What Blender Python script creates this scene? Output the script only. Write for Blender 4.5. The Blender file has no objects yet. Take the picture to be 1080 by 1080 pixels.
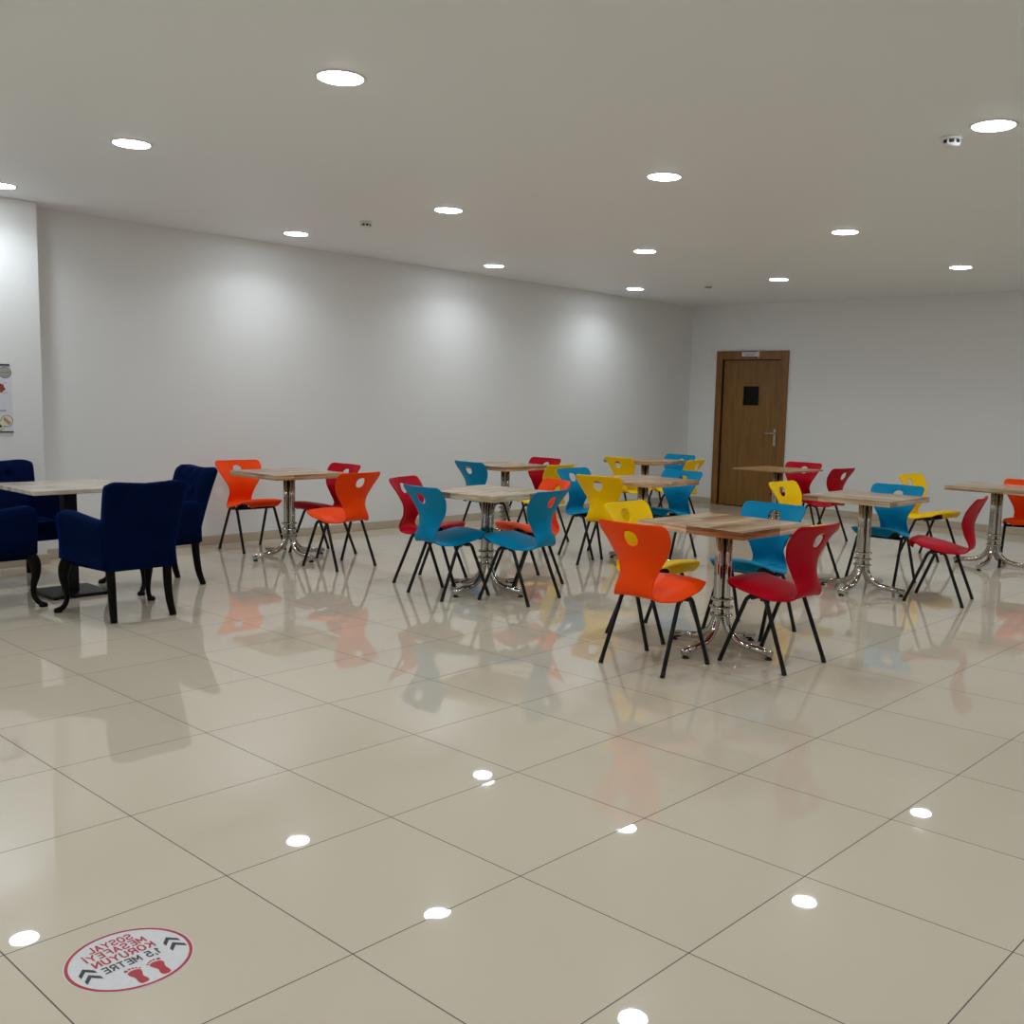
import bpy, bmesh, math, random
from mathutils import Vector, Matrix, Euler

S = bpy.context.scene
COL = S.collection
PI = math.pi
random.seed(7)

# ------------------------------------------------------------------ camera
F_PX, CX, CY = 1078.455, 593.038, 550.619
YAW, PITCH, ROLL = 0.8421, 0.1168, 0.0274
CAM = Vector((-1.4718, -1.9766, 1.3859))
cam = bpy.data.cameras.new('camera')
cam_ob = bpy.data.objects.new('camera', cam)
COL.objects.link(cam_ob)
fw = Vector((math.sin(YAW) * math.cos(PITCH), math.cos(YAW) * math.cos(PITCH), -math.sin(PITCH)))
r0 = Vector((math.cos(YAW), -math.sin(YAW), 0))
u0 = r0.cross(fw)
rt = math.cos(ROLL) * r0 + math.sin(ROLL) * u0
up = -math.sin(ROLL) * r0 + math.cos(ROLL) * u0
M = Matrix((rt, up, -fw)).transposed().to_4x4()
M.translation = CAM
cam_ob.matrix_world = M
cam.sensor_fit = 'HORIZONTAL'
cam.sensor_width = 36.0
cam.lens = 36.0 * F_PX / 1080.0
cam.shift_x = -(CX - 540.0) / 1080.0
cam.shift_y = (CY - 540.0) / 1080.0
cam.clip_start = 0.05
S.camera = cam_ob

# ------------------------------------------------------------------ world and exposure
LAMP_STRENGTH = 41.0            # opal diffuser of every ceiling light
LAMP_WATT = 4.8                 # the downward beam of the same light
LAMP_SPREAD = math.radians(140)
LAMP_COLOR = (0.85, 0.935, 1.0)
w = bpy.data.worlds.new('world')
S.world = w
w.use_nodes = True
w.node_tree.nodes['Background'].inputs[0].default_value = (0.02, 0.02, 0.022, 1)
w.node_tree.nodes['Background'].inputs[1].default_value = 0.2
S.view_settings.view_transform = 'Standard'
S.view_settings.look = 'None'
S.view_settings.exposure = 0.0
S.view_settings.gamma = 1.0
S.view_settings.use_curve_mapping = False


# ------------------------------------------------------------------ materials
def lin(c):
    return tuple((v / 12.92 if v <= 0.04045 else ((v + 0.055) / 1.055) ** 2.4) for v in [x / 255.0 for x in c]) + (1.0,)


class NT:
    def __init__(s, name):
        s.m = bpy.data.materials.new(name)
        s.m.use_nodes = True
        s.t = s.m.node_tree
        s.b = s.t.nodes['Principled BSDF']

    def n(s, typ, **kw):
        nd = s.t.nodes.new(typ)
        for k, v in kw.items():
            setattr(nd, k, v)
        return nd

    def l(s, a, b):
        s.t.links.new(a, b)

    def math(s, op, a, b=None, c=None):
        nd = s.n('ShaderNodeMath', operation=op)
        for i, v in enumerate((a, b, c)):
            if v is None:
                continue
            if isinstance(v, (int, float)):
                nd.inputs[i].default_value = v
            else:
                s.l(v, nd.inputs[i])
        return nd.outputs[0]

    def mix(s, fac, a, b):
        nd = s.n('ShaderNodeMix', data_type='RGBA')
        for sock, v in ((nd.inputs[0], fac), (nd.inputs[6], a), (nd.inputs[7], b)):
            if isinstance(v, (int, float)):
                sock.default_value = v
            elif isinstance(v, tuple):
                sock.default_value = v
            else:
                s.l(v, sock)
        return nd.outputs[2]

    def coords(s):
        return s.n('ShaderNodeTexCoord').outputs['Object']

    def noise(s, scale, detail=3.0, vec=None, rough=0.5):
        nd = s.n('ShaderNodeTexNoise')
        nd.inputs['Scale'].default_value = scale
        nd.inputs['Detail'].default_value = detail
        nd.inputs['Roughness'].default_value = rough
        s.l(vec if vec is not None else s.coords(), nd.inputs['Vector'])
        return nd.outputs['Fac']

    def bump(s, h, strength, dist):
        nd = s.n('ShaderNodeBump')
        nd.inputs['Strength'].default_value = strength
        nd.inputs['Distance'].default_value = dist
        s.l(h, nd.inputs['Height'])
        s.l(nd.outputs[0], s.b.inputs['Normal'])
        return nd


def simple(name, rgb, rough=0.5, metal=0.0, var=0.06, scale=20.0, bump=0.0, bscale=200.0, spec=0.5):
    q = NT(name)
    c = lin(rgb)
    d = tuple(v * (1 - var) for v in c[:3]) + (1,)
    e = tuple(min(1, v * (1 + var)) for v in c[:3]) + (1,)
    q.l(q.mix(q.noise(scale), d, e), q.b.inputs['Base Color'])
    q.b.inputs['Roughness'].default_value = rough
    q.b.inputs['Metallic'].default_value = metal
    q.b.inputs['Specular IOR Level'].default_value = spec
    if bump:
        q.bump(q.noise(bscale, 2.0), bump, 0.002)
    return q.m


def floor_material():
    q = NT('polished_beige_tile')
    co = q.coords()
    sp = q.n('ShaderNodeSeparateXYZ')
    q.l(co, sp.inputs[0])
    x = q.math('DIVIDE', sp.outputs[0], 0.6)
    y = q.math('DIVIDE', sp.outputs[1], 0.6)

    def edge(v):   # distance to the closest joint, in tiles
        f = q.math('FRACT', v)
        return q.math('MINIMUM', f, q.math('SUBTRACT', 1.0, f))
    d = q.math('MINIMUM', edge(x), edge(y))
    joint = q.math('LESS_THAN', d, 0.0030)
    cell = q.n('ShaderNodeCombineXYZ')
    q.l(q.math('FLOOR', x), cell.inputs[0])
    q.l(q.math('FLOOR', y), cell.inputs[1])
    wn = q.n('ShaderNodeTexWhiteNoise')
    q.l(cell.outputs[0], wn.inputs['Vector'])
    fac = q.math('ADD', q.math('MULTIPLY', q.noise(1.3, 5.0, co), 0.7), q.math('MULTIPLY', wn.outputs['Value'], 0.3))
    base = q.mix(fac, lin((205, 192, 171)), lin((217, 204, 183)))
    # small scuffs and specks of dirt
    vor = q.n('ShaderNodeTexVoronoi')
    vor.inputs['Scale'].default_value = 1.7
    q.l(co, vor.inputs['Vector'])
    speck = q.math('LESS_THAN', vor.outputs['Distance'], 0.0085)
    base = q.mix(q.math('MULTIPLY', speck, 0.8), base, lin((70, 62, 55)))
    q.l(q.mix(joint, base, lin((74, 66, 60))), q.b.inputs['Base Color'])
    rough = q.math('ADD', 0.012, q.math('MULTIPLY', q.noise(2.2, 4.0, co), 0.016))
    q.l(q.math('ADD', rough, q.math('MULTIPLY', joint, 0.6)), q.b.inputs['Roughness'])
    q.b.inputs['IOR'].default_value = 1.52
    # every tile lies at a minutely different tilt, so mirrored lamps break at the joints
    v = q.n('ShaderNodeVectorMath', operation='SUBTRACT')
    q.l(wn.outputs['Color'], v.inputs[0])
    v.inputs[1].default_value = (0.5, 0.5, 0.5)
    v2 = q.n('ShaderNodeVectorMath', operation='MULTIPLY')
    q.l(v.outputs[0], v2.inputs[0])
    v2.inputs[1].default_value = (0.007, 0.007, 0.0)
    g = q.n('ShaderNodeNewGeometry')
    v3 = q.n('ShaderNodeVectorMath', operation='ADD')
    q.l(g.outputs['Normal'], v3.inputs[0])
    q.l(v2.outputs[0], v3.inputs[1])
    bp = q.n('ShaderNodeBump')
    bp.inputs['Strength'].default_value = 0.02
    bp.inputs['Distance'].default_value = 0.002
    q.l(q.noise(3.5, 2.0, co), bp.inputs['Height'])
    q.l(v3.outputs[0], bp.inputs['Normal'])
    q.l(bp.outputs[0], q.b.inputs['Normal'])
    # polished glaze: thin haze lobe round every reflection
    q.b.inputs['Coat Weight'].default_value = 0.12
    q.b.inputs['Coat Roughness'].default_value = 0.2
    return q.m


def strip_wood(name, cols, strip, rough=0.28, contrast=1.0):
    """Butcher-block wood: strips run along local X, random tone per stave."""
    q = NT(name)
    co = q.coords()
    oi = q.n('ShaderNodeObjectInfo')
    # on the edges facing along X the staves run round the edge
    s0 = q.n('ShaderNodeSeparateXYZ')
    q.l(co, s0.inputs[0])
    sn = q.n('ShaderNodeSeparateXYZ')
    q.l(q.n('ShaderNodeTexCoord').outputs['Normal'], sn.inputs[0])
    turned = q.n('ShaderNodeCombineXYZ')
    q.l(s0.outputs[1], turned.inputs[0])
    q.l(s0.outputs[2], turned.inputs[1])
    q.l(s0.outputs[0], turned.inputs[2])
    edge_y = q.n('ShaderNodeCombineXYZ')
    q.l(s0.outputs[0], edge_y.inputs[0])
    q.l(s0.outputs[2], edge_y.inputs[1])
    q.l(s0.outputs[1], edge_y.inputs[2])
    m1 = q.n('ShaderNodeMix', data_type='VECTOR')
    q.l(q.math('GREATER_THAN', q.math('ABSOLUTE', sn.outputs[0]), 0.6), m1.inputs[0])
    q.l(co, m1.inputs[4])
    q.l(turned.outputs[0], m1.inputs[5])
    m2 = q.n('ShaderNodeMix', data_type='VECTOR')
    q.l(q.math('GREATER_THAN', q.math('ABSOLUTE', sn.outputs[1]), 0.6), m2.inputs[0])
    q.l(m1.outputs[1], m2.inputs[4])
    q.l(edge_y.outputs[0], m2.inputs[5])
    co = m2.outputs[1]
    sh = q.n('ShaderNodeVectorMath', operation='ADD')
    cb = q.n('ShaderNodeCombineXYZ')
    q.l(q.math('MULTIPLY', oi.outputs['Random'], 17.0), cb.inputs[0])
    q.l(q.math('MULTIPLY', oi.outputs['Random'], 9.3), cb.inputs[1])
    q.l(co, sh.inputs[0])
    q.l(cb.outputs[0], sh.inputs[1])
    sp = q.n('ShaderNodeSeparateXYZ')
    q.l(sh.outputs[0], sp.inputs[0])
    row = q.math('FLOOR', q.math('DIVIDE', sp.outputs[1], strip))
    wr = q.n('ShaderNodeTexWhiteNoise', noise_dimensions='1D')
    q.l(row, wr.inputs['W'])
    seg = q.math('FLOOR', q.math('ADD', q.math('DIVIDE', sp.outputs[0], 0.62), q.math('MULTIPLY', wr.outputs['Value'], 7.0)))
    cell = q.n('ShaderNodeCombineXYZ')
    q.l(row, cell.inputs[0])
    q.l(seg, cell.inputs[1])
    wn = q.n('ShaderNodeTexWhiteNoise')
    q.l(cell.outputs[0], wn.inputs['Vector'])
    mp = q.n('ShaderNodeMapping')
    mp.inputs['Scale'].default_value = (2.2, 26.0, 10.0)
    q.l(sh.outputs[0], mp.inputs['Vector'])
    gr = q.noise(1.6, 6.0, mp.outputs[0], 0.6)
    f = q.math('ADD', q.math('MULTIPLY', wn.outputs['Value'], 0.50 * contrast), q.math('MULTIPLY', q.math('SUBTRACT', gr, 0.345), 1.5))
    cr = q.n('ShaderNodeValToRGB')
    els = cr.color_ramp.elements
    while len(els) < len(cols):
        els.new(0.5)
    for i, (p, c) in enumerate(cols):
        els[i].position = p
        els[i].color = lin(c)
    q.l(f, cr.inputs[0])
    q.l(cr.outputs[0], q.b.inputs['Base Color'])
    q.b.inputs['Roughness'].default_value = rough
    q.b.inputs['Coat Weight'].default_value = 0.35
    q.b.inputs['Coat Roughness'].default_value = 0.12
    return q.m


def grain_wood(name, dark, light, axis_scale, rough=0.4):
    q = NT(name)
    mp = q.n('ShaderNodeMapping')
    mp.inputs['Scale'].default_value = axis_scale
    q.l(q.coords(), mp.inputs['Vector'])
    n = q.noise(2.2, 6.0, mp.outputs[0], 0.62)
    cr = q.n('ShaderNodeValToRGB')
    cr.color_ramp.elements[0].position = 0.28
    cr.color_ramp.elements[0].color = lin(dark)
    cr.color_ramp.elements[1].position = 0.72
    cr.color_ramp.elements[1].color = lin(light)
    q.l(n, cr.inputs[0])
    q.l(cr.outputs[0], q.b.inputs['Base Color'])
    q.b.inputs['Roughness'].default_value = rough
    return q.m


def marble_material():
    q = NT('veined_beige_marble_laminate')
    co = q.coords()
    mp = q.n('ShaderNodeMapping')
    mp.inputs['Scale'].default_value = (3.0, 9.0, 3.0)
    q.l(co, mp.inputs['Vector'])
    n = q.noise(1.5, 7.0, mp.outputs[0], 0.65)
    cr = q.n('ShaderNodeValToRGB')
    e = cr.color_ramp.elements
    e[0].position, e[0].color = 0.30, lin((150, 132, 112))
    e[1].position, e[1].color = 0.62, lin((214, 204, 188))
    k = e.new(0.46)
    k.color = lin((196, 184, 166))
    q.l(n, cr.inputs[0])
    q.l(cr.outputs[0], q.b.inputs['Base Color'])
    q.b.inputs['Roughness'].default_value = 0.18
    return q.m


def velvet_material():
    q = NT('navy_velvet')
    q.l(q.mix(q.noise(9.0, 4.0), lin((0, 11, 42)), lin((0, 20, 62))), q.b.inputs['Base Color'])
    q.b.inputs['Roughness'].default_value = 0.85
    q.b.inputs['Specular IOR Level'].default_value = 0.05
    q.b.inputs['Sheen Weight'].default_value = 0.30
    q.b.inputs['Sheen Roughness'].default_value = 0.35
    q.b.inputs['Sheen Tint'].default_value = lin((0, 70, 190))
    q.bump(q.noise(350.0, 2.0), 0.25, 0.001)
    return q.m


def wall_material(name, rgb):
    q = NT(name)
    c = lin(rgb)
    q.l(q.mix(q.noise(0.9, 4.0), tuple(v * 0.97 for v in c[:3]) + (1,), c), q.b.inputs['Base Color'])
    q.b.inputs['Roughness'].default_value = 0.55
    q.b.inputs['Specular IOR Level'].default_value = 0.35
    q.bump(q.noise(160.0, 3.0), 0.12, 0.002)
    return q.m


def emit(name, rgb, strength):
    q = NT(name)
    q.t.nodes.remove(q.b)
    e = q.n('ShaderNodeEmission')
    e.inputs[0].default_value = tuple(rgb) + (1,)
    e.inputs[1].default_value = strength
    q.l(e.outputs[0], q.t.nodes['Material Output'].inputs[0])
    return q.m


MAT = dict(
    floor=floor_material(),
    wall=wall_material('matte_wall_paint', (238, 238, 237)),
    ceiling=wall_material('matte_ceiling_paint', (241, 243, 245)),
    skirting=simple('beige_skirting_tile', (196, 182, 160), 0.15, var=0.05, scale=6),
    door=grain_wood('oak_door_veneer', (112, 76, 26), (146, 102, 42), (9.0, 9.0, 0.8)),
    casing=grain_wood('oak_casing_veneer', (116, 76, 26), (146, 100, 42), (9.0, 9.0, 0.8)),
    gasket=simple('dark_door_gasket', (38, 26, 14), 0.6),
    darkglass=simple('dark_door_glass', (12, 13, 15), 0.3, spec=0.15),
    steel=simple('satin_steel', (190, 186, 178), 0.3, 1.0, var=0.03),
    chrome=simple('chrome', (196, 193, 186), 0.08, 1.0, var=0.02),
    black=simple('black_powder_coat', (13, 14, 15), 0.4, var=0.08, spec=0.3),
    rubber=simple('black_rubber', (13, 13, 14), 0.6),
    darkwood=simple('black_lacquered_wood', (9, 6, 5), 0.4, var=0.15, scale=14, spec=0.12),
    velvet=velvet_material(),
    marble=marble_material(),
    top=strip_wood('rustic_strip_wood', [(0.0, (84, 52, 28)), (0.30, (148, 102, 62)), (0.60, (196, 158, 116)), (0.9, (240, 218, 184))], 0.062),
    topgrey=strip_wood('washed_strip_wood', [(0.0, (104, 74, 46)), (0.30, (158, 124, 88)), (0.60, (196, 168, 132)), (0.9, (236, 216, 186))], 0.055),
    thin=grain_wood('honey_laminate', (146, 108, 62), (176, 138, 90), (1.2, 14.0, 4.0), 0.3),
    plate=simple('white_plastic', (226, 226, 226), 0.4, var=0.02),
    trim=simple('white_enamelled_ring', (226, 226, 228), 0.35, var=0.02),
    slot=simple('dark_slot', (22, 22, 24), 0.6),
    lamp=emit('lit_led_diffuser', LAMP_COLOR, LAMP_STRENGTH),
    paper=simple('white_paper', (222, 222, 230), 0.5, var=0.03),
    maroon=simple('maroon_print', (78, 24, 34), 0.5),
    greyprint=simple('grey_print', (150, 148, 152), 0.5),
    vinyl=simple('worn_white_vinyl', (216, 214, 214), 0.35, var=0.10, scale=60),
    redprint=simple('red_print', (176, 26, 44), 0.4),
    blackprint=simple('black_print', (30, 32, 36), 0.4),
    orange=simple('orange_plastic', (252, 74, 6), 0.42, var=0.03, spec=0.1),
    red=simple('crimson_plastic', (182, 4, 30), 0.42, var=0.03, spec=0.1),
    blue=simple('turquoise_blue_plastic', (0, 132, 176), 0.42, var=0.03, spec=0.1),
    yellow=simple('yellow_plastic', (253, 203, 0), 0.42, var=0.03, spec=0.1),
    tan=simple('tan_print', (176, 158, 104), 0.5),
    emblem=simple('olive_grey_print', (168, 166, 156), 0.5),
    cream=simple('cream_print', (228, 220, 200), 0.5),
    picture_ring=simple('brown_print', (96, 78, 70), 0.5),
    food=simple('brick_red_print', (150, 60, 50), 0.5, var=0.3, scale=60),
)


# ------------------------------------------------------------------ mesh helpers
def link(name, bm, mat, parent=None, smooth=False, mats=None):
    me = bpy.data.meshes.new(name)
    bmesh.ops.recalc_face_normals(bm, faces=bm.faces)
    bm.to_mesh(me)
    bm.free()
    o = bpy.data.objects.new(name, me)
    COL.objects.link(o)
    for k in (mats or [mat]):
        me.materials.append(MAT[k])
    if smooth:
        for p in me.polygons:
            p.use_smooth = True
    if parent is not None:
        o.parent = parent
    return o


def thing(name, label, cat, loc=(0, 0, 0), rz=0.0, group=None):
    o = bpy.data.objects.new(name, None)
    COL.objects.link(o)
    o.location = loc
    o.rotation_euler = (0, 0, rz)
    o.empty_display_size = 0.1
    o['label'] = label
    o['category'] = cat
    if group:
        o['group'] = group
    return o


def tag(o, label, cat, group=None):
    o['label'] = label
    o['category'] = cat
    if group:
        o['group'] = group
    return o


def structure(name, bm, mat, smooth=False):
    o = link(name, bm, mat, smooth=smooth)
    o['kind'] = 'structure'
    return o


def box(bm, x0, x1, y0, y1, z0, z1, bev=0.0, seg=2):
    r = bmesh.ops.create_cube(bm, size=1.0)
    vs = r['verts']
    for v in vs:
        v.co = Vector(((x0 + x1) / 2 + v.co.x * (x1 - x0), (y0 + y1) / 2 + v.co.y * (y1 - y0), (z0 + z1) / 2 + v.co.z * (z1 - z0)))
    if bev:
        es = list({e for v in vs for e in v.link_edges})
        bmesh.ops.bevel(bm, geom=es, offset=bev, segments=seg, profile=0.5, affect='EDGES')
    return bm


def tube(bm, pts, rad, n=12, cap=True, flat=1.0):
    """Round bar swept along points; rad may be a list."""
    pts = [Vector(p) for p in pts]
    rads = rad if isinstance(rad, (list, tuple)) else [rad] * len(pts)
    rings = []
    prev = None
    for i, p in enumerate(pts):
        a = pts[max(0, i - 1)]
        b = pts[min(len(pts) - 1, i + 1)]
        t = (b - a).normalized()
        if prev is None:
            ref = Vector((0, 0, 1)) if abs(t.z) < 0.9 else Vector((1, 0, 0))
            s = t.cross(ref).normalized()
        else:
            s = (prev - t * prev.dot(t)).normalized()
        prev = s
        q = t.cross(s)
        rings.append([bm.verts.new(p + rads[i] * (math.cos(k * 2 * PI / n) * s + flat * math.sin(k * 2 * PI / n) * q)) for k in range(n)])
    for i in range(len(rings) - 1):
        for k in range(n):
            bm.faces.new((rings[i][k], rings[i][(k + 1) % n], rings[i + 1][(k + 1) % n], rings[i + 1][k]))
    if cap:
        bm.faces.new(list(reversed(rings[0])))
        bm.faces.new(rings[-1])
    return bm


def lathe(bm, prof, n=32, c=(0, 0, 0)):
    """prof = [(r, z)...]; r = 0 closes."""
    rings = []
    for r, z in prof:
        if r < 1e-6:
            rings.append([bm.verts.new((c[0], c[1], c[2] + z))])
        else:
            rings.append([bm.verts.new((c[0] + r * math.cos(2 * PI * k / n), c[1] + r * math.sin(2 * PI * k / n), c[2] + z)) for k in range(n)])
    for a, b in zip(rings, rings[1:]):
        if len(a) == 1 and len(b) == 1:
            continue
        for k in range(n):
            k2 = (k + 1) % n
            if len(a) == 1:
                bm.faces.new((a[0], b[k2], b[k]))
            elif len(b) == 1:
                bm.faces.new((a[k], a[k2], b[0]))
            else:
                bm.faces.new((a[k], a[k2], b[k2], b[k]))
    return bm


def catmull(pts, n):
    """Resample a list of equal-length tuples with a Catmull-Rom curve, n samples per span."""
    out = []
    m = len(pts)
    for i in range(m - 1):
        p0, p1, p2, p3 = pts[max(0, i - 1)], pts[i], pts[i + 1], pts[min(m - 1, i + 2)]
        for k in range(n):
            t = k / n
            out.append(tuple(0.5 * (2 * b + (c - a) * t + (2 * a - 5 * b + 4 * c - d) * t * t + (3 * b - a - 3 * c + d) * t ** 3)
                             for a, b, c, d in zip(p0, p1, p2, p3)))
    out.append(tuple(pts[-1]))
    return out


def copy_tree(o, parent=None):
    c = o.copy()
    COL.objects.link(c)
    if parent is not None:
        c.parent = parent
    for ch in list(o.children):
        copy_tree(ch, c)
    return c


def heading(hx, hy):
    return math.atan2(-hx, hy)


# ------------------------------------------------------------------ room
H = 2.788
WX, WY = 10.85, 6.62        # far wall, long left wall
X0, Y0 = -4.6, -5.4
PIER_X, PIER_Y = 1.79, 6.39

structure('floor', box(bmesh.new(), X0, WX, Y0, WY, -0.1, 0.0), 'floor')
structure('ceiling', box(bmesh.new(), X0, WX, Y0, WY, H, H + 0.1), 'ceiling')
structure('wall_left', box(bmesh.new(), X0, WX + 0.15, WY, WY + 0.15, -0.1, H + 0.1), 'wall')
structure('wall_right', box(bmesh.new(), X0, WX + 0.15, Y0 - 0.15, Y0, -0.1, H + 0.1), 'wall')
structure('wall_back', box(bmesh.new(), X0 - 0.15, X0, Y0 - 0.15, WY + 0.15, -0.1, H + 0.1), 'wall')
structure('wall_pier', box(bmesh.new(), X0, PIER_X, PIER_Y, WY, 0.0, H, 0.004, 1), 'wall')

DY0, DY1, DZ = 5.13, 6.07, 2.035      # door leaf opening
bm = bmesh.new()
box(bm, WX, WX + 0.15, Y0, DY0, -0.1, H + 0.1)
box(bm, WX, WX + 0.15, DY1, WY, -0.1, H + 0.1)
box(bm, WX, WX + 0.15, DY0, DY1, DZ, H + 0.1)
structure('wall_front', bm, 'wall')

SK = 0.082
structure('baseboard_left', box(bmesh.new(), PIER_X, WX, WY - 0.012, WY, 0, SK, 0.003, 1), 'skirting')
structure('baseboard_pier', box(bmesh.new(), X0, PIER_X + 0.012, PIER_Y - 0.012, PIER_Y, 0, SK, 0.003, 1), 'skirting')
bm = bmesh.new()
box(bm, WX - 0.012, WX, Y0, 5.03, 0, SK, 0.003, 1)
box(bm, WX - 0.012, WX, 6.165, WY - 0.012, 0, SK, 0.003, 1)
structure('baseboard_front', bm, 'skirting')

# door casing and leaf
bm = bmesh.new()
box(bm, WX - 0.03, WX + 0.14, 5.03, DY0, 0, 2.155, 0.004, 1)
box(bm, WX - 0.03, WX + 0.14, DY1, 6.165, 0, 2.155, 0.004, 1)
box(bm, WX - 0.03, WX + 0.14, DY0, DY1, DZ, 2.155, 0.004, 1)
structure('trim_1', bm, 'casing')
door = thing('door_1', 'oak veneer door with a small dark square window in the far wall', 'door', (WX + 0.02, 0, 0))
door['kind'] = 'structure'
bm = bmesh.new()
WY0, WY1, WZ0, WZ1 = 5.47, 5.742, 1.40, 1.685
y0, y1, z0, z1 = DY0 + 0.008, DY1 - 0.008, 0.008, DZ - 0.008
for a in ((y0, WY0, z0, z1), (WY1, y1, z0, z1), (WY0, WY1, z0, WZ0), (WY0, WY1, WZ1, z1)):
    box(bm, 0, 0.045, a[0], a[1], a[2], a[3])
link('door_leaf', bm, 'door', door)
link('window_pane', box(bmesh.new(), 0.018, 0.026, WY0, WY1, WZ0, WZ1), 'darkglass', door)
bm = bmesh.new()
t = 0.012
box(bm, -0.006, 0.05, WY0, WY0 + t, WZ0, WZ1)
box(bm, -0.006, 0.05, WY1 - t, WY1, WZ0, WZ1)
box(bm, -0.006, 0.05, WY0 + t, WY1 - t, WZ0, WZ0 + t)
box(bm, -0.006, 0.05, WY0 + t, WY1 - t, WZ1 - t, WZ1)
link('window_bead', bm, 'casing', door)
bm = bmesh.new()
box(bm, 0.05, 0.056, DY0, DY1, 0, DZ)
link('door_stop', bm, 'gasket', door)
hp = link('handle_plate', box(bmesh.new(), -0.008, 0.0, 5.185, 5.222, 0.87, 1.10, 0.003, 1), 'steel', door)
bm = bmesh.new()
tube(bm, [(-0.008, 5.203, 1.04), (-0.05, 5.203, 1.04), (-0.056, 5.212, 1.04), (-0.056, 5.33, 1.036)], [0.011, 0.010, 0.010, 0.008])
link('lever', bm, 'steel', hp)
bm = bmesh.new()
tube(bm, [(-0.009, 5.203, 0.93), (-0.02, 5.203, 0.93)], [0.011, 0.011])
link('key_cylinder', bm, 'steel', hp)

# name plate on the casing above the door
sg = thing('door_sign', 'white name plate with dark red bands on the casing above the door', 'sign', (WX - 0.03, 5.61, 2.107))
link('plate', box(bmesh.new(), -0.01, 0.0, -0.137, 0.137, -0.042, 0.042, 0.002, 1), 'paper', sg)
bm = bmesh.new()
box(bm, -0.0112, -0.010, -0.115, 0.137, 0.031, 0.042)
box(bm, -0.0112, -0.010, -0.115, 0.137, -0.042, -0.030)
link('band', bm, 'maroon', sg)
bm = bmesh.new()
for (a, b, zz) in ((-0.09, -0.03, 0.010), (-0.02, 0.05, 0.010), (0.06, 0.11, 0.010), (-0.06, 0.0, -0.011), (0.012, 0.085, -0.011)):
    box(bm, -0.0108, -0.010, a, b, zz - 0.006, zz + 0.006)
link('faint_print', bm, 'greyprint', sg)


# ------------------------------------------------------------------ ceiling lights and detectors
def make_light():
    t = thing('ceiling_light', '', 'ceiling light', (0, 0, H), 0, 'round recessed ceiling lights')
    bm = bmesh.new()
    lathe(bm, [(0.100, 0.0), (0.100, -0.005), (0.104, -0.006), (0.112, -0.004), (0.116, -0.0005), (0.116, 0.0)], 48)
    link('trim_ring', bm, 'trim', t, True)
    bm = bmesh.new()
    lathe(bm, [(0.0, -0.011), (0.060, -0.0105), (0.085, -0.0095), (0.096, -0.0075), (0.0995, -0.005), (0.0995, -0.0005), (0.0, -0.0005)], 48)
    link('diffuser', bm, 'lamp', t)
    la = bpy.data.lights.new('led_beam', 'AREA')
    la.shape = 'DISK'
    la.size = 0.18
    la.energy = LAMP_WATT
    la.spread = LAMP_SPREAD
    la.color = LAMP_COLOR
    lo = bpy.data.objects.new('led_beam', la)
    COL.objects.link(lo)
    lo.parent = t
    lo.location = (0, 0, -0.0125)
    return t


LIGHT_LABEL = {
    (0, 2): 'round ceiling light cut by the left frame edge above the wall pier',
    (1, 2): 'round ceiling light along the long wall, nearest the pier corner',
    (2, 2): 'round ceiling light along the long wall, second from the room corner',
    (3, 2): 'round ceiling light along the long wall, nearest the room corner',
    (0, 1): 'round ceiling light at upper left, between the largest light and the pier',
    (1, 1): 'round ceiling light beside the grey detector over the orange chairs',
    (2, 1): 'round ceiling light over the yellow chairs, between two lights of the central row',
    (3, 1): 'round ceiling light in front of the door, farthest of the central row',
    (0, 0): 'largest round ceiling light at the top, nearest to the viewer',
    (1, 0): 'round ceiling light right of centre, above the front wooden table',
    (2, 0): 'round ceiling light on the right, above the table with the red chair',
    (3, 0): 'round ceiling light at far right, closest to the far wall',
    (1, -1): 'round ceiling light at right frame edge beside the white detector',
}
proto = None
LDX, LDY = 2.4135, 1.9907
for j in range(-2, 3):
    for i in range(-2, 4):
        # lattice row j = 0 is the row of the largest light
        x = 1.3636 + i * LDX
        y = 1.9433 + j * LDY
        o = proto if proto is None else copy_tree(proto)
        if o is None:
            proto = o = make_light()
        o.location = (x, y, H)
        o['label'] = LIGHT_LABEL.get((i, j), 'round ceiling light behind or beside the viewer, outside the picture')


def detector(x, y, r, label, mat='plate'):
    t = thing('smoke_detector', label, 'smoke detector', (x, y, H), 0, 'detectors on the ceiling')
    bm = bmesh.new()
    lathe(bm, [(0, 0), (r, 0), (r, -0.012), (r * 0.93, -0.016), (r * 0.80, -0.017)], 32)
    lathe(bm, [(r * 0.80, -0.034), (r * 0.76, -0.042), (r * 0.45, -0.050), (0, -0.051)], 32)
    link('housing', bm, mat, t, True)
    bm = bmesh.new()
    lathe(bm, [(r * 0.77, -0.016), (r * 0.77, -0.0345)], 32)
    link('smoke_slot', bm, 'slot', t, True)
    for k in range(8):
        a = 2 * PI * k / 8
        c = Vector((math.cos(a), math.sin(a), 0)) * r * 0.79
        link('rib', tube(bmesh.new(), [c + Vector((0, 0, -0.015)), c + Vector((0, 0, -0.036))], 0.0045, 6), mat, t)
    return t


detector(3.884, 0.20, 0.056, 'white smoke detector left of the light at the right frame edge')
detector(3.757, 4.905, 0.050, 'smoke detector on the ceiling left of centre near the long wall')
detector(8.728, 4.94, 0.050, 'tiny smoke detector on the ceiling near the far room corner')

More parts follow.
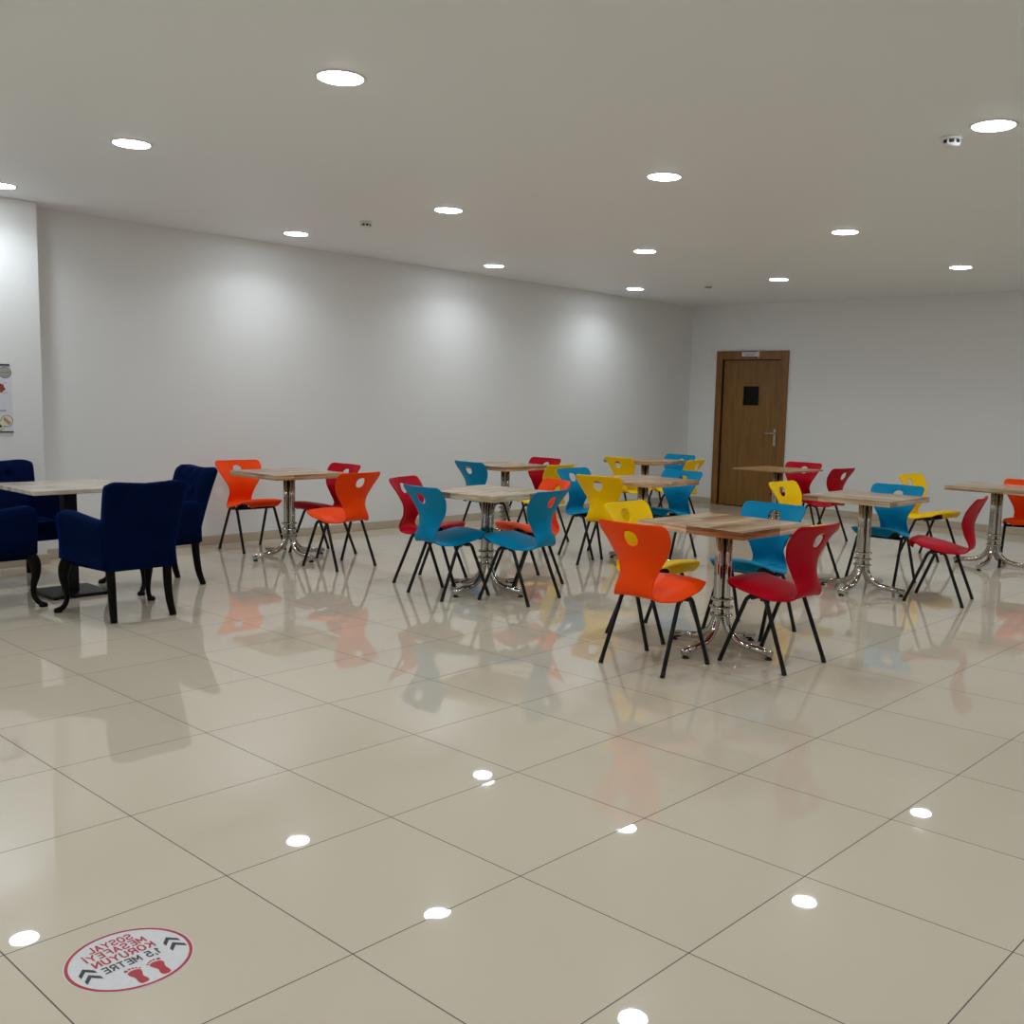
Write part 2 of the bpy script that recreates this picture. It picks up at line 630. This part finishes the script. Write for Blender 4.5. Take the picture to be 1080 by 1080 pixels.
# ------------------------------------------------------------------ poster on the pier
ps = thing('wall_poster', 'white menu poster with round pictures on the pier at left', 'poster', (1.565, PIER_Y, 1.30))
bm = bmesh.new()
box(bm, -0.36, 0.0, -0.004, 0.0, -0.25, 0.245)
link('sheet', bm, 'paper', ps)
link('hanger_strip', box(bmesh.new(), -0.36, -0.012, -0.010, 0.0, 0.245, 0.256), 'blackprint', ps)
link('hanger_strip', box(bmesh.new(), -0.36, 0.002, -0.010, 0.0, -0.258, -0.250), 'blackprint', ps)


def disc(bm, cx, cz, r, y, n=24, ry=None):
    c = [bm.verts.new((cx + r * math.cos(2 * PI * k / n), y, cz + (ry or r) * math.sin(2 * PI * k / n))) for k in range(n)]
    bm.faces.new(c)


def flat(name, mat, shapes):
    bm = bmesh.new()
    for sh in shapes:
        if len(sh) == 4:
            disc(bm, *sh)
        else:
            disc(bm, sh[0], sh[1], sh[2], sh[3], 24, sh[4])
    return link(name, bm, mat, ps)


def bars(name, mat, rects, y):
    bm = bmesh.new()
    for (a, b, c, d) in rects:
        bm.faces.new([bm.verts.new(p) for p in ((a, y, c), (b, y, c), (b, y, d), (a, y, d))])
    return link(name, bm, mat, ps)


flat('emblem', 'slot', [(-0.045, 0.192, 0.046, -0.0046, 0.042)])
flat('emblem_field', 'emblem', [(-0.045, 0.192, 0.042, -0.0050, 0.038)])
bars('emblem_band', 'greyprint', [(-0.088, -0.008, 0.186, 0.200), (-0.070, -0.022, 0.166, 0.172)], -0.0054)
flat('food_picture', 'food', [(-0.095, 0.078, 0.040, -0.0046, 0.034), (-0.066, 0.092, 0.012, -0.0047), (-0.060, 0.070, 0.014, -0.0048), (-0.075, 0.052, 0.012, -0.0049)])
bars('caption', 'greyprint', [(-0.062, -0.034, 0.112, 0.116), (-0.062, -0.030, 0.040, 0.044), (-0.10, -0.045, -0.098, -0.090)], -0.0046)
flat('picture_ring', 'picture_ring', [(-0.043, -0.172, 0.044, -0.0046), (-0.100, -0.206, 0.040, -0.0047)])
flat('picture_disc', 'cream', [(-0.043, -0.172, 0.040, -0.0050), (-0.100, -0.206, 0.036, -0.0051)])
bm = bmesh.new()
bm.faces.new([bm.verts.new((-0.043 + a, -0.0054, -0.172 + b)) for a, b in ((-0.030, 0.012), (-0.014, 0.030), (0.030, -0.012), (0.014, -0.030))])
link('biscuit_picture', bm, 'tan', ps)
bm = bmesh.new()
bm.faces.new([bm.verts.new((-0.098 + a, -0.0054, -0.206 + b)) for a, b in ((-0.020, 0.012), (-0.008, 0.022), (0.022, -0.006), (0.012, -0.018))])
link('cake_picture', bm, 'slot', ps)

# ------------------------------------------------------------------ floor sticker (its print runs mirrored in the photo)
st = thing('floor_sticker', 'round white social distance sticker with red rim on the floor tiles', 'sticker', (-0.394, 0.370, 0.0))
bm = bmesh.new()
lathe(bm, [(0.148, 0.0), (0.148, 0.0008), (0.0, 0.0008)], 72)
link('vinyl_disc', bm, 'vinyl', st)
bm = bmesh.new()
lathe(bm, [(0.1455, 0.0009), (0.1455, 0.0012), (0.1375, 0.0012), (0.1375, 0.0009)], 72)
link('rim', bm, 'redprint', st)


# plain block capitals as strokes on a 1 x 1.4 cell
GLYPH = {
    'S': [[(0.95, 1.20), (0.75, 1.40), (0.25, 1.40), (0.05, 1.22), (0.05, 0.95), (0.25, 0.76), (0.75, 0.66), (0.95, 0.46), (0.95, 0.18), (0.75, 0.0), (0.25, 0.0), (0.05, 0.20)]],
    'O': [[(0.30, 0.0), (0.70, 0.0), (0.97, 0.35), (0.97, 1.05), (0.70, 1.40), (0.30, 1.40), (0.03, 1.05), (0.03, 0.35), (0.30, 0.0)]],
    'Y': [[(0.0, 1.40), (0.5, 0.70), (1.0, 1.40)], [(0.5, 0.70), (0.5, 0.0)]],
    'A': [[(0.0, 0.0), (0.5, 1.40), (1.0, 0.0)], [(0.18, 0.45), (0.82, 0.45)]],
    'L': [[(0.08, 1.40), (0.08, 0.0), (0.95, 0.0)]],
    'M': [[(0.0, 0.0), (0.0, 1.40), (0.55, 0.45), (1.10, 1.40), (1.10, 0.0)]],
    'E': [[(0.92, 1.40), (0.06, 1.40), (0.06, 0.0), (0.92, 0.0)], [(0.06, 0.72), (0.80, 0.72)]],
    'F': [[(0.92, 1.40), (0.06, 1.40), (0.06, 0.0)], [(0.06, 0.70), (0.78, 0.70)]],
    '\u0130': [[(0.15, 1.28), (0.15, 0.0)], [(0.15, 1.60), (0.15, 1.78)]],
    'K': [[(0.06, 1.40), (0.06, 0.0)], [(0.95, 1.40), (0.10, 0.62)], [(0.38, 0.86), (0.98, 0.0)]],
    'R': [[(0.06, 0.0), (0.06, 1.40), (0.70, 1.40), (0.92, 1.20), (0.92, 0.90), (0.70, 0.68), (0.06, 0.68)], [(0.50, 0.68), (0.96, 0.0)]],
    'U': [[(0.04, 1.40), (0.04, 0.30), (0.28, 0.0), (0.72, 0.0), (0.96, 0.30), (0.96, 1.40)]],
    'N': [[(0.04, 0.0), (0.04, 1.40), (0.96, 0.0), (0.96, 1.40)]],
    'T': [[(0.0, 1.40), (1.0, 1.40)], [(0.5, 1.40), (0.5, 0.0)]],
    '1': [[(0.05, 1.05), (0.38, 1.40), (0.38, 0.0)]],
    ',': [[(0.18, 0.12), (0.06, -0.26)]],
    '5': [[(0.90, 1.40), (0.14, 1.40), (0.08, 0.78), (0.60, 0.88), (0.94, 0.66), (0.94, 0.22), (0.70, 0.0), (0.25, 0.0), (0.04, 0.20)]],
}
ADV = {'M': 1.10, '\u0130': 0.30, '1': 0.45, ',': 0.22, ' ': 0.40}


def lettering(text, x0, x1, yc, h, mat, name):
    """One line of print, from x0 to x1 (x1 < x0 runs mirrored, as the photo shows it)."""
    gap, half = 0.42, 0.155
    total = sum(ADV.get(ch, 1.0) for ch in text) + gap * (len(text) - 1)
    kx, ky = (x1 - x0) / total, h / 1.4
    bm = bmesh.new()
    pen = 0.0
    lift = 0.0012
    for ch in text:
        for stroke in GLYPH.get(ch, []):
            for i in range(len(stroke) - 1):
                a, b = Vector(stroke[i]), Vector(stroke[i + 1])
                d = (b - a).normalized()
                n = Vector((-d.y, d.x)) * half
                a2 = a - d * (half * 0.75)
                b2 = b + d * (half * 0.75)
                lift += 0.0000004
                q = [bm.verts.new((x0 + (pen + p.x) * kx, yc - h / 2 + p.y * ky, lift)) for p in (a2 + n, a2 - n, b2 - n, b2 + n)]
                f = bm.faces.new(q)
        pen += ADV.get(ch, 1.0) + gap
    return link(name, bm, mat, st)


lettering('SOSYAL', 0.049, -0.060, 0.098, 0.026, 'redprint', 'lettering')
lettering('MESAFEY\u0130', 0.066, -0.083, 0.062, 0.026, 'redprint', 'lettering')
lettering('KORUYUN', 0.072, -0.077, 0.025, 0.026, 'redprint', 'lettering')
lettering('1,5 METRE', 0.068, -0.071, -0.015, 0.026, 'blackprint', 'lettering')
for sx in (0.108, -0.102):
    bm = bmesh.new()
    for dy in (0.012, -0.022):
        for s in (-1, 1):
            bm.faces.new([bm.verts.new((sx + a * s, dy + b - 0.004, 0.0012)) for a, b in ((0, 0.022), (0.019, -0.002), (0.019, -0.018), (0, 0.005))])
    link('arrow_mark', bm, 'blackprint', st)
for sx, s in ((-0.021, -1), (0.034, 1)):
    bm = bmesh.new()
    out = catmull([(0.000, -0.040), (0.010, -0.036), (0.012, -0.024), (0.009, -0.008), (0.015, 0.010), (0.016, 0.022),
                   (0.004, 0.030), (-0.012, 0.026), (-0.016, 0.014), (-0.010, -0.006), (-0.011, -0.024), (-0.009, -0.036), (0.000, -0.040)], 5)[:-1]
    bm.faces.new([bm.verts.new((sx - s * a, -0.088 + b, 0.0012)) for a, b in out])
    for k, (a, b, r) in enumerate(((-0.013, 0.036, 0.0048), (-0.003, 0.040, 0.0036), (0.005, 0.039, 0.0033), (0.012, 0.035, 0.003), (0.018, 0.029, 0.0028))):
        bm.faces.new([bm.verts.new((sx - s * (a + r * math.cos(2 * PI * q / 12)), -0.088 + b + r * 1.15 * math.sin(2 * PI * q / 12), 0.0012)) for q in range(12)])
    link('footprint', bm, 'redprint', st)


# ------------------------------------------------------------------ moulded plastic chair
# profile along the middle: (forward y, height z, half width)
PROF = [(0.192, 0.406, 0.120), (0.208, 0.417, 0.146), (0.217, 0.438, 0.168), (0.200, 0.457, 0.188), (0.140, 0.460, 0.204), (0.060, 0.447, 0.210),
        (-0.015, 0.432, 0.208), (-0.085, 0.414, 0.194), (-0.145, 0.398, 0.168), (-0.190, 0.397, 0.142), (-0.217, 0.420, 0.124),
        (-0.222, 0.458, 0.118), (-0.215, 0.502, 0.119), (-0.208, 0.547, 0.135), (-0.207, 0.587, 0.158), (-0.219, 0.635, 0.187), (-0.237, 0.685, 0.211),
        (-0.255, 0.725, 0.224), (-0.271, 0.757, 0.226), (-0.280, 0.776, 0.217), (-0.283, 0.784, 0.196)]


def shell_bm():
    rows = catmull(PROF, 3)
    nu = 14
    bm = bmesh.new()
    grid = []
    for (y, z, wd) in rows:
        row = []
        k = max(0.0, min(1.0, (z - 0.398) / 0.10)) if y < -0.18 else 0.0     # 0 on the seat, 1 on the back
        front = max(0.0, min(1.0, (y - 0.12) / 0.1))
        for i in range(nu + 1):
            u = -1 + 2 * i / nu
            wrap = 0.046 + 0.012 * max(0, min(1, (z - 0.5) / 0.1)) - 0.022 * max(0, min(1, (z - 0.68) / 0.10))
            yy = y + k * wrap * u * u + (0.0 if k else 0.0) - (1 - k) * 0.018 * front * u * u
            drop = 0.043 * max(0.0, min(1.0, (0.220 - y) / 0.11)) * max(0.0, min(1.0, (y + 0.22) / 0.15))
            zz = z - (1 - k) * drop * (0.35 * u * u + 0.65 * abs(u) ** 5) - front * 0.004 * u ** 4
            row.append(bm.verts.new((u * wd, yy, zz)))
        grid.append(row)
    for a, b in zip(grid, grid[1:]):
        for i in range(nu):
            bm.faces.new((a[i], a[i + 1], b[i + 1], b[i]))
    # round hand hole
    hz, rr = 0.701, 0.043
    dead = [f for f in bm.faces if f.calc_center_median().y < -0.15 and
            math.hypot(f.calc_center_median().x, (f.calc_center_median().z - hz) * 1.03) < rr]
    bmesh.ops.delete(bm, geom=dead, context='FACES')
    for e in bm.edges:
        if len(e.link_faces) == 1:
            for v in e.verts:
                d = math.hypot(v.co.x, v.co.z - hz)
                if v.co.y < -0.15 and d < rr * 1.8 and abs(v.co.x) < 0.08:
                    s = rr / d
                    v.co.x *= s
                    v.co.z = hz + (v.co.z - hz) * s
    return bm


def make_chair():
    t = thing('plastic_chair', '', 'chair', (0, 0, 0), 0, 'coloured plastic chairs around the wooden tables')
    o = link('seat_shell', shell_bm(), 'orange', t, True)
    m = o.modifiers.new('thick', 'SOLIDIFY')
    m.thickness = 0.013
    m.offset = 0.0
    m = o.modifiers.new('round', 'SUBSURF')
    m.levels = m.render_levels = 2
    # bake the modifiers into the shared mesh
    dg = bpy.context.evaluated_depsgraph_get()
    dg.update()
    me = bpy.data.meshes.new_from_object(o.evaluated_get(dg))
    me.name = 'seat_shell'
    o.modifiers.clear()
    o.data = me
    for p in me.polygons:
        p.use_smooth = True
    R = 0.0118
    for sx in (-1, 1):
        for sy in (-1, 1):
            foot = Vector((sx * 0.205, sy * 0.205, 0.004))
            knee = Vector((sx * 0.186, sy * 0.066, 0.356))
            d = (knee - foot).normalized()
            pts = [foot, foot.lerp(knee, 0.5), knee, knee + d * 0.014 + Vector((0, -sy * 0.004, 0)),
                   Vector((sx * 0.184, sy * 0.043, 0.380)), Vector((sx * 0.1838, sy * 0.024, 0.3865)), Vector((sx * 0.1838, 0, 0.388))]
            bm = bmesh.new()
            tube(bm, pts, R, 12)
            lg = link('leg', bm, 'black', t, True)
            bm = bmesh.new()
            tube(bm, [foot - Vector((0, 0, 0.004)), foot + d * 0.03], [R + 0.0011, R + 0.0008], 12)
            link('foot_cap', bm, 'rubber', lg, False)
    bm = bmesh.new()
    for yy, zz in ((-0.030, 0.372), (0.030, 0.372)):
        tube(bm, [(-0.184, yy, zz), (0.184, yy, zz)], 0.0095, 10)
    for xx in (-0.10, 0.10):
        box(bm, xx - 0.022, xx + 0.022, -0.05, 0.06, 0.378, 0.412)
    link('under_frame', bm, 'black', t)
    return t


CHAIRS = [
    # colour, centre x, y, heading, label
    ('orange', 2.890, 1.225, (1, 0.0), 'orange plastic chair nearest the viewer, at the front wooden table'),
    ('red', 3.415, 0.812, (0.03, 1), 'red plastic chair nearest the viewer, right side of the front table'),
    ('blue', 3.985, 1.312, (-1, 0.0), 'blue plastic chair facing the viewer behind the front wooden table'),
    ('yellow', 3.480, 1.670, (0.05, -1), 'yellow plastic chair right behind the front orange chair'),
    ('red', 3.620, 3.900, (0.37, -0.93), 'pinkish red plastic chair behind the left blue chair, middle table'),
    ('blue', 3.370, 3.420, (0.995, -0.1), 'blue plastic chair on the left front of the middle table'),
    ('blue', 3.630, 2.960, (-0.19, 0.98), 'blue plastic chair on the right front of the middle table'),
    ('orange', 4.190, 3.430, (-0.94, 0.34), 'orange plastic chair mostly hidden behind a blue chair, middle table'),
    ('orange', 3.450, 6.130, (0.0, -1), 'orange plastic chair against the long wall beside the navy armchairs'),
    ('orange', 3.505, 4.905, (-0.1, 0.99), 'orange plastic chair turning its back to the viewer, table by the long wall'),
    ('red', 3.800, 5.560, (-1, 0.0), 'red plastic chair tucked under the table between two orange chairs'),
    ('blue', 5.610, 5.360, (1, -0.05), 'blue plastic chair at the left of the far table by the long wall'),
    ('red', 6.370, 5.500, (-1, 0.0), 'red plastic chair behind the far table by the long wall'),
    ('yellow', 5.900, 4.900, (-0.1, 1), 'yellow plastic chair half hidden between a red and a blue chair'),
    ('blue', 5.610, 3.990, (0.0, -1), 'blue plastic chair left behind the large yellow chair, centre table'),
    ('yellow', 5.330, 3.530, (0.98, 0.15), 'yellow plastic chair between a blue chair and the front yellow chair'),
    ('blue', 6.110, 3.520, (-1, 0.0), 'blue plastic chair facing the viewer at the right of the centre table'),
    ('yellow', 7.840, 5.270, (1, -0.1), 'yellow plastic chair at the left of the farthest corner table'),
    ('blue', 8.610, 5.320, (-1, 0.0), 'farthest blue plastic chair, in the room corner left of the door'),
    ('yellow', 8.080, 4.820, (-0.15, 0.99), 'yellow plastic chair in the room corner left of the door, back to viewer'),
    ('red', 8.690, 3.680, (-1, 0.0), 'red plastic chair facing the viewer behind the thin table by the door'),
    ('red', 8.390, 3.160, (0.08, 1), 'red plastic chair turned sideways right of another red one, near the door'),
    ('yellow', 6.000, 2.030, (0.0, -1), 'yellow plastic chair at the left of the right-hand table, before the door'),
    ('blue', 6.390, 1.560, (-1, 0.0), 'blue plastic chair behind the table with the side-on red chair'),
    ('red', 5.985, 0.915, (-0.19, 0.98), 'red plastic chair seen side-on at the right-hand table'),
    ('yellow', 8.130, 1.870, (-0.1, -0.99), 'yellow plastic chair farthest right, beside the rightmost table'),
    ('orange', 8.280, 1.040, (-0.95, -0.3), 'orange plastic chair cut by the right frame edge'),
]
chair0 = make_chair()
SHELL = {}
base_shell = [c for c in chair0.children if c.name.startswith('seat_shell')][0].data
for k in ('orange', 'red', 'blue', 'yellow'):
    me = base_shell if k == 'orange' else base_shell.copy()
    me.materials.clear()
    me.materials.append(MAT[k])
    SHELL[k] = me
for n, (colr, x, y, hd, label) in enumerate(CHAIRS):
    o = chair0 if n == 0 else copy_tree(chair0)
    o.location = (x, y, 0)
    o.rotation_euler = (0, 0, heading(*hd))
    o['label'] = label
    for c in o.children:
        if c.name.startswith('seat_shell'):
            c.data = SHELL[colr]

# ------------------------------------------------------------------ wooden pedestal tables
TZ = 0.738


def make_table(topmat='top', thick=0.042, half=0.35):
    t = thing('pedestal_table', '', 'table', (0, 0, 0), 0, 'wooden tables on chrome pedestals')
    bm = bmesh.new()
    box(bm, -half, half, -half, half, TZ - thick, TZ, 0.0025, 2)
    link('tabletop', bm, topmat, t)
    for k in range(4):
        a = k * PI / 2
        d = Vector((math.cos(a), math.sin(a), 0))
        pts = [d * 0.033 + Vector((0, 0, TZ - thick))]
        pts += [d * 0.033 + Vector((0, 0, z)) for z in (0.5, 0.3, 0.24)]
        c0 = Vector((0.033 + 0.165, 0, 0.215))
        for q in range(1, 9):
            ang = PI - q * (PI / 2 - 0.12) / 8
            pts.append(d * (c0.x + 0.165 * math.cos(ang)) + Vector((0, 0, c0.z - 0.165 * math.sin(ang))))
        e = pts[-1]
        pts.append(d * 0.345 + Vector((0, 0, 0.034)))
        bm = bmesh.new()
        tube(bm, pts, 0.0215, 16)
        lg = link('leg', bm, 'chrome', t, True)
        bm = bmesh.new()
        lathe(bm, [(0, 0), (0.019, 0), (0.021, 0.004), (0.016, 0.010), (0.008, 0.012), (0.008, 0.024), (0, 0.024)], 16, tuple(d * 0.325))
        link('foot_glide', bm, 'rubber', lg, True)
    for z in (0.204, 0.250, 0.297):
        bm = bmesh.new()
        n = 48
        pts = []
        for q in range(n + 1):
            a = 2 * PI * q / n
            r = 0.0615 + 0.004 * abs(math.cos(2 * a)) ** 2
            pts.append((r * math.cos(a), r * math.sin(a), z))
        tube(bm, pts, 0.0058, 8, cap=False)
        link('clamp_ring', bm, 'chrome', t, True)
    bm = bmesh.new()
    box(bm, -0.15, 0.15, -0.02, 0.02, TZ - thick - 0.006, TZ - thick)
    box(bm, -0.02, 0.02, -0.15, 0.15, TZ - thick - 0.006, TZ - thick)
    link('mounting_plate', bm, 'black', t)
    return t


TABLES = [
    ('a', 3.440, 1.170, -0.018, 'wooden strip-top table nearest the viewer, on a chrome pedestal'),
    ('b', 3.660, 3.330, 0.055, 'wooden table between two blue chairs, left of centre'),
    ('b', 3.440, 5.530, 0.0, 'wooden table between orange chairs by the long wall'),
    ('a', 5.925, 5.425, 0.0, 'wooden table by the long wall behind the blue chairs, centre'),
    ('a', 5.670, 3.460, 0.0, 'wooden table in the centre behind the yellow chairs'),
    ('a', 8.190, 5.360, 0.0, 'farthest wooden table, in the room corner left of the door'),
    ('t', 8.250, 3.620, 0.0, 'thin honey-coloured table in front of the door'),
    ('b', 5.900, 1.490, 1.0, 'wooden table at right with a red chair seen side-on'),
    ('b', 8.030, 1.240, 1.0, 'rightmost wooden table, cut by the right frame edge'),
]
protos = {}
for kind, x, y, q, label in TABLES:
    if kind not in protos:
        o = protos[kind] = make_table({'a': 'top', 'b': 'topgrey', 't': 'thin'}[kind], 0.016 if kind == 't' else 0.042)
    else:
        o = copy_tree(protos[kind])
    o.location = (x, y, 0)
    o.rotation_euler = (0, 0, q * PI / 2)
    o['label'] = label

# ------------------------------------------------------------------ navy armchairs


def armchair_back():
    """Upholstered back: rear face smooth, inner face tufted; leans backwards."""
    nx, nz = 28, 26
    bm = bmesh.new()
    zb, zt = 0.322, 0.845

    def half_w(s):
        return 0.211 + 0.039 * s ** 0.8

    def top(u):
        return zt - 0.007 * math.cos(u * PI)

    def rear(s):
        return -0.235 - 0.100 * s - 0.050 * s * s
    buttons = [(-0.5, 0.62), (0.0, 0.62), (0.5, 0.62), (-0.25, 0.80), (0.25, 0.80)]

    def tuft(u, s):
        d = 0.0
        for bu, bs in buttons:
            d += 0.026 * math.exp(-(((u - bu) / 0.11) ** 2 + ((s - bs) / 0.055) ** 2))
        if s > 0.45:
            for c in (-0.5, 0.0, 0.5):
                d += 0.017 * math.exp(-((u - c) / 0.07) ** 2) * min(1, (s - 0.45) / 0.1)
        return d
    loops = []
    for face in (0, 1):
        g = []
        for k in range(nz + 1):
            s = k / nz
            row = []
            for i in range(nx + 1):
                u = -1 + 2 * i / nx
                x = u * half_w(s)
                z = zb + s * (top(u) - zb)
                # round the upper corners
                if s > 0.93:
                    x *= 1 - 0.05 * ((s - 0.93) / 0.07) ** 2
                    z -= 0.016 * ((s - 0.93) / 0.07) ** 2 * abs(u) ** 8
                if face == 0:
                    y = rear(s) + 0.020 * u ** 4 + 0.012 * max(0, (s - 0.9) / 0.1) ** 2
                else:
                    y = rear(s) + 0.105 - 0.022 * u ** 6 - 0.022 * max(0, (s - 0.88) / 0.12) ** 2 - tuft(u, s)
                row.append(bm.verts.new((x, y, z)))
            g.append(row)
        loops.append(g)
    a, b = loops
    for k in range(nz):
        for i in range(nx):
            bm.faces.new((a[k][i], a[k + 1][i], a[k + 1][i + 1], a[k][i + 1]))
            bm.faces.new((b[k][i], b[k][i + 1], b[k + 1][i + 1], b[k + 1][i]))
        bm.faces.new((a[k][0], b[k][0], b[k + 1][0], a[k + 1][0]))
        bm.faces.new((a[k][nx], a[k + 1][nx], b[k + 1][nx], b[k][nx]))
    for i in range(nx):
        bm.faces.new((a[nz][i], b[nz][i], b[nz][i + 1], a[nz][i + 1]))
        bm.faces.new((a[0][i], a[0][i + 1], b[0][i + 1], b[0][i]))
    pts = [(bu * half_w(bs), rear(bs) + 0.105 - tuft(bu, bs) + 0.002, zb + bs * (zt - zb)) for bu, bs in buttons]
    return bm, pts


def side_panel(s):
    """Upholstered arm: from the back to a rounded, slightly flared front, down to the apron."""
    bm = bmesh.new()
    n = 12
    prev = None
    for k in range(n + 1):
        f = k / n
        y = -0.235 + f * 0.465
        xo = 0.228 + 0.070 * f ** 1.1          # outer face
        th = 0.062 + 0.010 * f
        zt = 0.605 + 0.052 * f ** 1.6 - (0.030 * max(0, (f - 0.85) / 0.15) ** 2)
        zb = 0.318 + 0.028 * f
        if k == n:
            y -= 0.0
        ring = []
        for a, b in ((0.0, 0.0), (-0.004, 0.35), (0.010, 0.80), (0.012, 0.94), (0.004, 0.985), (-th * 0.5, 1.02), (-th, 0.985), (-th - 0.008, 0.94), (-th, 0.80), (-th + 0.002, 0.35), (-th, 0.0)):
            ring.append(bm.verts.new((s * (xo + a), y + (0.006 * math.sin(min(1.0, b) * PI) if k == n else 0), zb + b * (zt - zb))))
        if prev:
            m = len(ring)
            for i in range(m):
                bm.faces.new((prev[i], prev[(i + 1) % m], ring[(i + 1) % m], ring[i]))
        else:
            bm.faces.new(ring)
        prev = ring
    bm.faces.new(list(reversed(prev)))
    return bm


def make_armchair():
    t = thing('upholstered_armchair', '', 'armchair', (0, 0, 0), 0, 'navy velvet armchairs around the marble table')
    bm, btn = armchair_back()
    bk = link('backrest', bm, 'velvet', t, True)
    for p in btn:
        bm = bmesh.new()
        bmesh.ops.create_uvsphere(bm, u_segments=10, v_segments=6, radius=0.011)
        for v in bm.verts:
            v.co = Vector((v.co.x, v.co.y * 0.5, v.co.z)) + Vector(p)
        link('button', bm, 'velvet', bk, True)
    for s in (-1, 1):
        bm = side_panel(s)
        o = link('armrest', bm, 'velvet', t, True)
    # seat cushion, wider at the front
    bm = bmesh.new()
    box(bm, -1, 1, -1, 1, 0, 1)
    bmesh.ops.subdivide_edges(bm, edges=bm.edges[:], cuts=8, use_grid_fill=True)
    for v in bm.verts:
        u, f, q = v.co.x, (v.co.y + 1) / 2, v.co.z
        hw = 0.165 + 0.080 * f
        v.co = Vector((u * hw, -0.16 + f * 0.400, 0.345 + q * (0.105 + 0.018 * (1 - u * u) * (1 - (2 * f - 1) ** 2))))
        if q > 0.95:
            v.co.z -= 0.018 * (abs(u) ** 8 + abs(2 * f - 1) ** 8)
    link('seat_cushion', bm, 'velvet', t, True)
    bm = bmesh.new()
    vs = []
    for z in (0.305, 0.352):
        for a, b in ((-0.200, -0.235), (0.200, -0.235), (0.250, 0.222), (0.09, 0.245), (-0.09, 0.245), (-0.250, 0.222)):
            vs.append(bm.verts.new((a, b, z)))
    bm.faces.new(vs[:6][::-1])
    bm.faces.new(vs[6:])
    for i in range(6):
        bm.faces.new((vs[i], vs[(i + 1) % 6], vs[6 + (i + 1) % 6], vs[6 + i]))
    link('apron', bm, 'velvet', t)
    for s in (-1, 1):
        # straight back legs, kicked outwards at the foot
        bm = bmesh.new()
        tube(bm, catmull([(s * 0.180, -0.205, 0.335), (s * 0.176, -0.215, 0.22), (s * 0.178, -0.232, 0.10), (s * 0.186, -0.262, 0.0)], 5),
             [0.030 - 0.009 * i / 15 for i in range(16)], 8)
        link('leg', bm, 'darkwood', t, True)
        # cabriole front legs
        bm = bmesh.new()
        pts = catmull([(s * 0.252, 0.205, 0.345), (s * 0.268, 0.225, 0.285), (s * 0.272, 0.230, 0.215), (s * 0.262, 0.218, 0.14), (s * 0.262, 0.218, 0.075),
                       (s * 0.280, 0.238, 0.030), (s * 0.302, 0.258, 0.016)], 4)
        rad = catmull([(0.032,), (0.035,), (0.027,), (0.019,), (0.015,), (0.017,), (0.015,)], 4)
        tube(bm, pts, [r[0] for r in rad], 12)
        lathe(bm, [(0, 0), (0.024, 0), (0.027, 0.012), (0.020, 0.026), (0, 0.032)], 12, (s * 0.300, 0.256, 0.0))
        link('leg', bm, 'darkwood', t, True)
    return t


ARM = [
    (1.412, 4.260, (0, 1), 'navy armchair with its back to the viewer, in front of the marble table'),
    (2.000, 5.022, (-1, 0.0), 'navy tufted armchair at the right end, next to the orange chair'),
    (0.820, 5.010, (0.99, 0.14), 'navy armchair cut by the left frame edge, near side'),
    (1.345, 5.810, (0, -1), 'navy armchair behind the marble table, against the pier'),
]
arm0 = make_armchair()
for n, (x, y, hd, label) in enumerate(ARM):
    o = arm0 if n == 0 else copy_tree(arm0)
    o.location = (x, y, 0)
    o.rotation_euler = (0, 0, heading(*hd))
    o['label'] = label

# ------------------------------------------------------------------ marble table
mt = thing('marble_table', 'square marble-look table on a black pedestal among the navy armchairs', 'table', (1.425, 5.085, 0))
bm = bmesh.new()
box(bm, -0.36, 0.36, -0.36, 0.36, 0.713, 0.742, 0.004, 2)
link('tabletop', bm, 'marble', mt)
link('pedestal', box(bmesh.new(), -0.042, 0.042, -0.042, 0.042, 0.022, 0.705, 0.003, 1), 'black', mt)
link('support_plate', box(bmesh.new(), -0.20, 0.20, -0.20, 0.20, 0.703, 0.713), 'black', mt)
link('base_plate', box(bmesh.new(), -0.195, 0.195, -0.195, 0.195, 0.010, 0.024, 0.004, 2), 'black', mt)
for a in (-0.165, 0.165):
    for b in (-0.165, 0.165):
        bm = bmesh.new()
        lathe(bm, [(0, 0), (0.015, 0), (0.015, 0.010), (0, 0.010)], 12, (a, b, 0))
        link('foot_glide', bm, 'rubber', mt)
